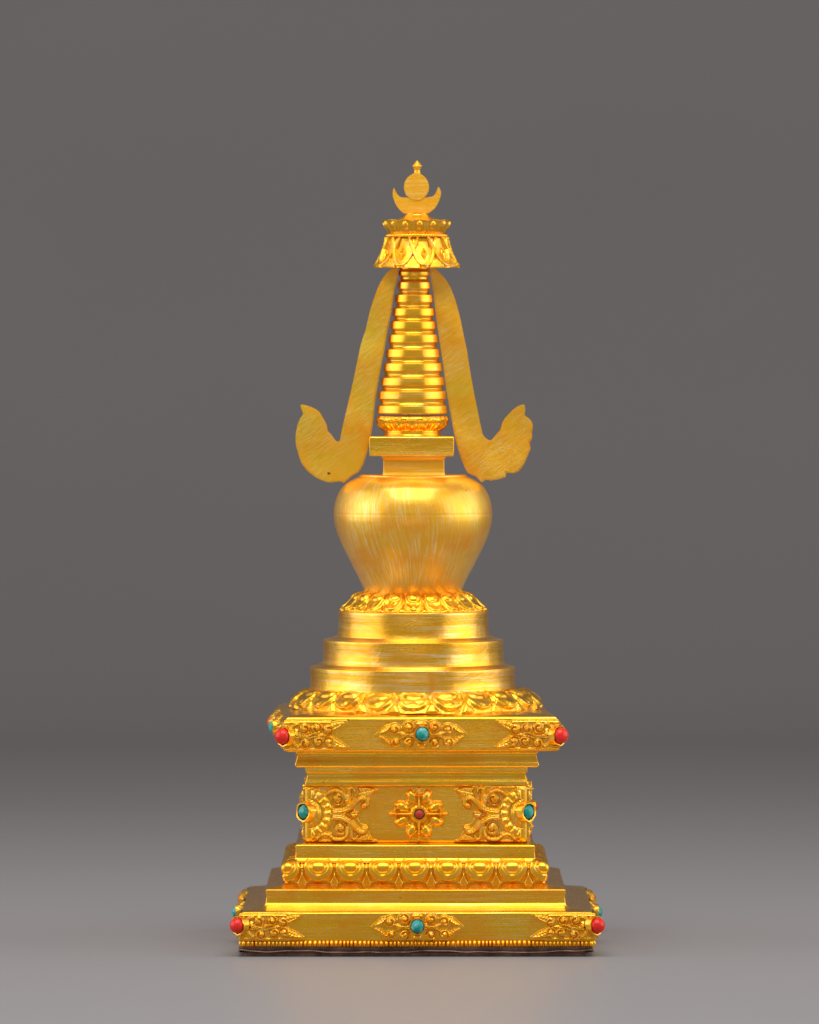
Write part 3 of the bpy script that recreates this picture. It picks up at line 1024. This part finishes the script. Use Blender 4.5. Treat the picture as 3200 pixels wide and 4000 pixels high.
corner_set(h1, 57.0, 28.5, 3, cb, 0.0, 'coral_bead', M_CORAL, 16.2, corner_field, 131, zs=3.0, off=0.0, out=11.0, bh=11.0)
corner_set(hs, 447.5, 32.5, 14, -0.5, RS, 'coral_bead', M_CORAL, 17.2, corner_field, 131, zs=-2.0, off=1.0, out=10.0, bh=11.0)


def centre_field(U, V, var):
    R = Relief(U, V)
    g = np.random.default_rng(var)
    j = lambda: (g.random() - 0.5) * 2.2
    for sx in (-1, 1):
        R.curl(sx * 27 + j(), 16 + j() * .5, 12.0, 1.6, 1.0, sx, 7.5)
        R.curl(sx * 27 + j(), -16.5 + j() * .5, 12.0, 1.6, 2.0, -sx, 7.5)
        R.curl(sx * 56 + j(), 10.5 + j() * .5, 11.5, 1.5, 0.2, -sx, 7.0)
        R.curl(sx * 54 + j(), -15.5 + j() * .5, 11.0, 1.5, 2.6, sx, 7.0)
        R.stroke([(sx * 14, 3), (sx * 26, 0), (sx * 40, 1), (sx * 48, 4)], 4.0, 2.5, 5.5, 3)
        R.stroke([(sx * 14, -3), (sx * 26, -2), (sx * 38, -4), (sx * 46, -9)], 4.0, 2.5, 5.0, 3)
        R.leaf([(sx * 62, 20), (sx * 74, 17), (sx * 92, 1), (sx * 78, 2), (sx * 68, 8)], 5.5, [(sx * 64, 18), (sx * 90, 1)])
        R.leaf([(sx * 60, -25), (sx * 72, -20), (sx * 92, -1), (sx * 78, -3), (sx * 67, -10)], 5.5, [(sx * 62, -23), (sx * 90, -1)])
    R.dome(0, 22, 12, 6, 5.5)
    R.dome(0, -22, 12, 7, 5.5)
    R.dome(0, 0, 19, 19, 4.5)
    return R.plate(4.0, 3.4, 1.6)


def face_mesh(h, zc, field, var, uw, vw, du, name):
    u = np.arange(-uw, uw + du, du)
    v = np.arange(-vw, vw + du, du)
    U, V = np.meshgrid(u, v)
    H = field(U, V, var)
    P = np.stack([U, -h - H, zc + V], -1)
    return relief_mesh([(P, H, -4.0)], name)


for h, zc, var, cx, rz, xo in ((h1, 57.0, 4, cb, 0.0, 0.0), (hs, 448.0, 9, -0.5, RS, 1.0)):
    o = link('centre_ornament', face_mesh(h, zc, centre_field, var, 97, 28.0 if h == h1 else 31, 0.75, 'centre_ornament'), M_ORN, shrine, (cx, 0, 0), rz, 0)
    add_stone(o, 'turquoise_stone', M_TURQ, (xo, -h - 9, zc + 2), 0.0, 13.5, 14.0, 11.0, 8.0, 3.0, 10.5)
    copies(o, 4, cx, rz)


# waist corner mounts: half rosette, flowing strands, pointed leaves
def waist_field(U, V, var, hh):
    R = Relief(U, V)
    g = np.random.default_rng(var)
    j = lambda: (g.random() - 0.5) * 1.6
    R.poly(spline([(-4, 57), (60, 57), (104, 57), (146, 51), (136, 40), (128, 26), (119, 12), (106, 5), (103, -6), (110, -20), (124, -25), (127, -38), (134, -50), (143, -57), (90, -57), (-4, -57)], 4), 2.2)
    R.curl(63 + j(), 31 + j(), 14.5, 2.0, 0.5, 1, 8.5)
    R.curl(67 + j(), -30 + j(), 15.5, 2.2, 1.5, -1, 8.5)
    R.stroke([(18, 50), (24, 41), (35, 39), (48, 47), (60, 49), (73, 42), (81, 28), (85, 12)], 5.5, 6.5, 6.5, 4, 0.3, 0.14)
    R.stroke([(54, 5), (72, 7), (88, 14), (100, 26), (111, 33), (122, 30), (124, 20)], 10.0, 5.0, 7.5, 5, 0.6, 0.14)
    R.dome(117, 17, 7.5, 8, 8.5)
    R.stroke([(82, 24), (86, 38), (87, 53), (95, 52), (97, 45)], 6.0, 3.0, 6.5, 4, 0.6, 0.14)
    R.stroke([(54, -5), (70, -7), (85, -15), (96, -27), (107, -36), (118, -37), (123, -29)], 10.0, 4.5, 7.5, 5, 0.6, 0.14)
    R.dome(117, -31, 5.5, 5.5, 8.0)
    R.stroke([(86, -22), (90, -36), (92, -50), (100, -52), (103, -46)], 6.0, 3.0, 6.5, 4, 0.6, 0.14)
    R.stroke([(20, -51), (30, -43), (42, -43), (54, -51), (68, -52), (80, -46), (85, -30)], 5.5, 6.0, 6.5, 4, 0.3, 0.14)
    R.leaf([(100, 36), (106, 46), (102, 56), (126, 56), (146, 50), (135, 40), (125, 34)], 6.5, [(102, 42), (144, 51)], 8)
    R.leaf([(98, -56), (110, -44), (122, -41), (134, -50), (142, -57), (120, -57)], 6.5, [(104, -52), (140, -56)], 8)
    R.leaf([(84, 2), (96, 9), (106, 4), (104, -7), (94, -11)], 6.5, [(86, -1), (104, 0)], 4)
    # toothed rosette round the corner stone
    d = np.hypot(U - 1, V)
    th = np.arctan2(V, U - 1)
    ring = (d > 31) & (d < 51)
    tooth = 5.5 + 2.6 * np.abs(np.cos(th * 9.0)) * np.sin(np.clip((d - 31) / 20, 0, 1) * PI) + 0.8
    R.H = np.where(ring, np.maximum(R.H * 0, tooth), R.H)
    R.sd = np.minimum(R.sd, np.abs(d - 41) - 10)
    R.H = np.where(d <= 31, 4.5 + 4.5 * np.clip((31 - d) / 14, 0, 1), R.H)
    R.sd = np.minimum(R.sd, d - 31)
    R.stroke([(-4, 54), (60, 55)], 2.5, 2.5, 3.0)
    R.stroke([(-4, -55), (80, -55)], 2.5, 2.5, 3.0)
    R.stroke([(-4, 50), (8, 49)], 8, 6, 4.5)
    R.stroke([(-4, -50), (8, -49)], 8, 6, 4.5)
    return R.plate(1.5, 3.0, 1.5)


corner_set(hd, 281.0, 57.5, 21, 1.0, 0.0, 'turquoise_stone', M_TURQ, 14.0, waist_field, 147, zs=4.0, off=1.0, out=12.5, ry=14.5, bh=16.0, lip=7.0, sh=9.0)


def flower_field(U, V, var):
    R = Relief(U, V)
    for k in range(4):
        c, s = math.cos(k * PI / 2), math.sin(k * PI / 2)
        ln = (60, 53, 63, 56)[k]
        T = lambda x, y: (c * x - s * y, s * x + c * y)
        R.poly(spline([T(8, 14), T(20, 19), T(27, 25), T(38, 26), T(47, 20), T(51, 9), T(ln, 0), T(51, -9), T(47, -20), T(38, -26), T(27, -25), T(20, -19), T(8, -14)], 4), 2.0)
        for sg in (-1, 1):
            R.dome(*T(35, 14.5 * sg), 16, 10.5, 7.5, 0.5, k * PI / 2 + sg * 0.45)
            R.dome(*T(25, 20 * sg), 7.0, 6.0, 5.0)
        R.stroke([T(14, 0), T(30, 0), T(ln, 0)], 4.5, 1.8, 8.0, 0, 1.0, smooth=False)
        x, y = T(ln - 15, 0)
        q = np.abs(U - x) + np.abs(V - y)
        R.put(10.0 * np.clip(1.15 - q / 11.0, 0, 1), q - 10.0, 1.5)
    R.dome(0, 0, 22, 22, 9.0)
    R.dome(0, 0, 16, 16, 10.0, 2.0)
    return R.plate(1.5, 3.2, 1.5)


o = link('waist_flower', face_mesh(hd, 281.0, flower_field, 1, 64, 58.0, 0.75, 'waist_flower'), M_ORN, shrine, (1.0, 0, 0), 0.0, 0)
o.location.x = 7.0 * S
add_stone(o, 'coral_bead', M_CORALD, (1.0, -hd - 14, 281.0), 0.0, 9.5, 9.5, 7.0, 6.0, 5.0, 8.0)
copies(o, 4, 1.0, 0.0)

# ------------------------------------------------------------------ seamless paper sweep
def backdrop():
    m, nt, b = new_mat('grey_paper')
    tc = N(nt, 'ShaderNodeTexCoord')
    n1 = noise(nt, tc.outputs['Object'], 3.0, 3.0, 0.5)
    n2 = noise(nt, tc.outputs['Object'], 900.0, 2.0, 0.6)
    c = mixc(nt, ramp(nt, n1, [(0.3, 0.0), (0.7, 1.0)]), (0.292, 0.271, 0.269), (0.304, 0.283, 0.281))
    sp = noise(nt, tc.outputs['Object'], 700.0, 1.0, 0.5)
    c = mixc(nt, ramp(nt, sp, [(0.80, 0.0), (0.84, 0.35)]), c, (0.05, 0.047, 0.045))
    nt.links.new(c, b.inputs['Base Color'])
    b.inputs['Roughness'].default_value = 0.42
    b.inputs['Specular IOR Level'].default_value = 0.25
    bp = N(nt, 'ShaderNodeBump')
    bp.inputs['Strength'].default_value = 0.10
    bp.inputs['Distance'].default_value = 0.0003
    nt.links.new(n2, bp.inputs['Height'])
    nt.links.new(bp.outputs[0], b.inputs['Normal'])
    yw, R = 1.90, 0.50                                  # wall distance behind the shrine, sweep radius (m)
    prof = [(-2.2, 0.0), (-0.4, 0.0), (0.0, 0.0), (yw - R, 0.0)]
    for k in range(1, 25):
        t = k / 24 * PI / 2
        prof.append((yw - R + R * math.sin(t), R - R * math.cos(t)))
    prof += [(yw, 1.2), (yw, 2.2)]
    xs = [-1.6, -0.8, 0, 0.8, 1.6]
    V = [(x, y, z - 5.0 * S) for y, z in prof for x in xs]
    F = []
    w = len(xs)
    for i in range(len(prof) - 1):
        for j in range(w - 1):
            F.append((i * w + j, i * w + j + 1, (i + 1) * w + j + 1, (i + 1) * w + j))
    me = bpy.data.meshes.new('backdrop')
    me.from_pydata(V, [], F)
    me.update()
    me.materials.append(m)
    for p in me.polygons:
        p.use_smooth = True
    o = bpy.data.objects.new('backdrop', me)
    COL.objects.link(o)
    o['kind'] = 'structure'
    o['label'] = 'plain grey seamless paper backdrop'
    o['category'] = 'backdrop'


backdrop()

# ------------------------------------------------------------------ studio lamps and an added floor fill
def softbox(name, loc, target, sx, sy, radiance, col=(1, 1, 1)):
    l = bpy.data.lights.new(name, 'AREA')
    l.shape = 'RECTANGLE'
    l.size, l.size_y = sx, sy
    l.energy = radiance * PI * sx * sy
    l.color = col
    o = bpy.data.objects.new(name, l)
    COL.objects.link(o)
    from mathutils import Vector
    d = Vector(target) - Vector(loc)
    o.location = loc
    o.rotation_euler = d.to_track_quat('-Z', 'Y').to_euler()
    return o


for sx in (-1, 1):
    sb_ = softbox('side_softbox', (0.80 * sx, -0.14, 0.40), (0, 0.0, 0.22), 1.05, 0.75, 0.68)
    sb_.data.spread = math.radians(110)
softbox('top_softbox', (0.0, -0.50, 1.02), (0, -0.05, 0.12), 1.0, 0.85, 3.5, (0.94, 0.98, 1.0))
lo = softbox('front_floor_fill', (0.0, -1.02, 0.9), (0, -1.02, 0.0), 0.8, 0.5, 5.0, (0.94, 0.98, 1.0))  # added fill: brightens the unseen floor in front, which the lower gold faces reflect
lo.data.spread = math.radians(60)

wd = bpy.data.worlds.new('World')
scene.world = wd
wd.use_nodes = True
bg = wd.node_tree.nodes['Background']
bg.inputs['Color'].default_value = (1.0, 0.97, 0.95, 1)
bg.inputs['Strength'].default_value = 0.33

# ------------------------------------------------------------------ camera
cam = bpy.data.cameras.new('Camera')
co = bpy.data.objects.new('Camera', cam)
COL.objects.link(co)
co.location = ((862.5 - AX) * S, -D * S, EYE * S)
co.rotation_euler = (PI / 2, 0, 0)
cam.sensor_fit = 'HORIZONTAL'
cam.sensor_width = 36.0
cam.lens = 36.0 * D / 1725.0
cam.shift_y = -(1078.0 - 700.0) / 1725.0
cam.clip_start = 0.05
cam.clip_end = 60.0
cam.dof.use_dof = True
cam.dof.focus_distance = (D - 240) * S
cam.dof.aperture_fstop = 18.0
scene.camera = co

vs = scene.view_settings
vs.view_transform = 'Standard'
vs.look = 'None'
vs.exposure = 0.12
vs.gamma = 1.0
vs.use_curve_mapping = False
scene.cycles.max_bounces = 8
scene.cycles.glossy_bounces = 6
scene.cycles.sample_clamp_indirect = 6.0
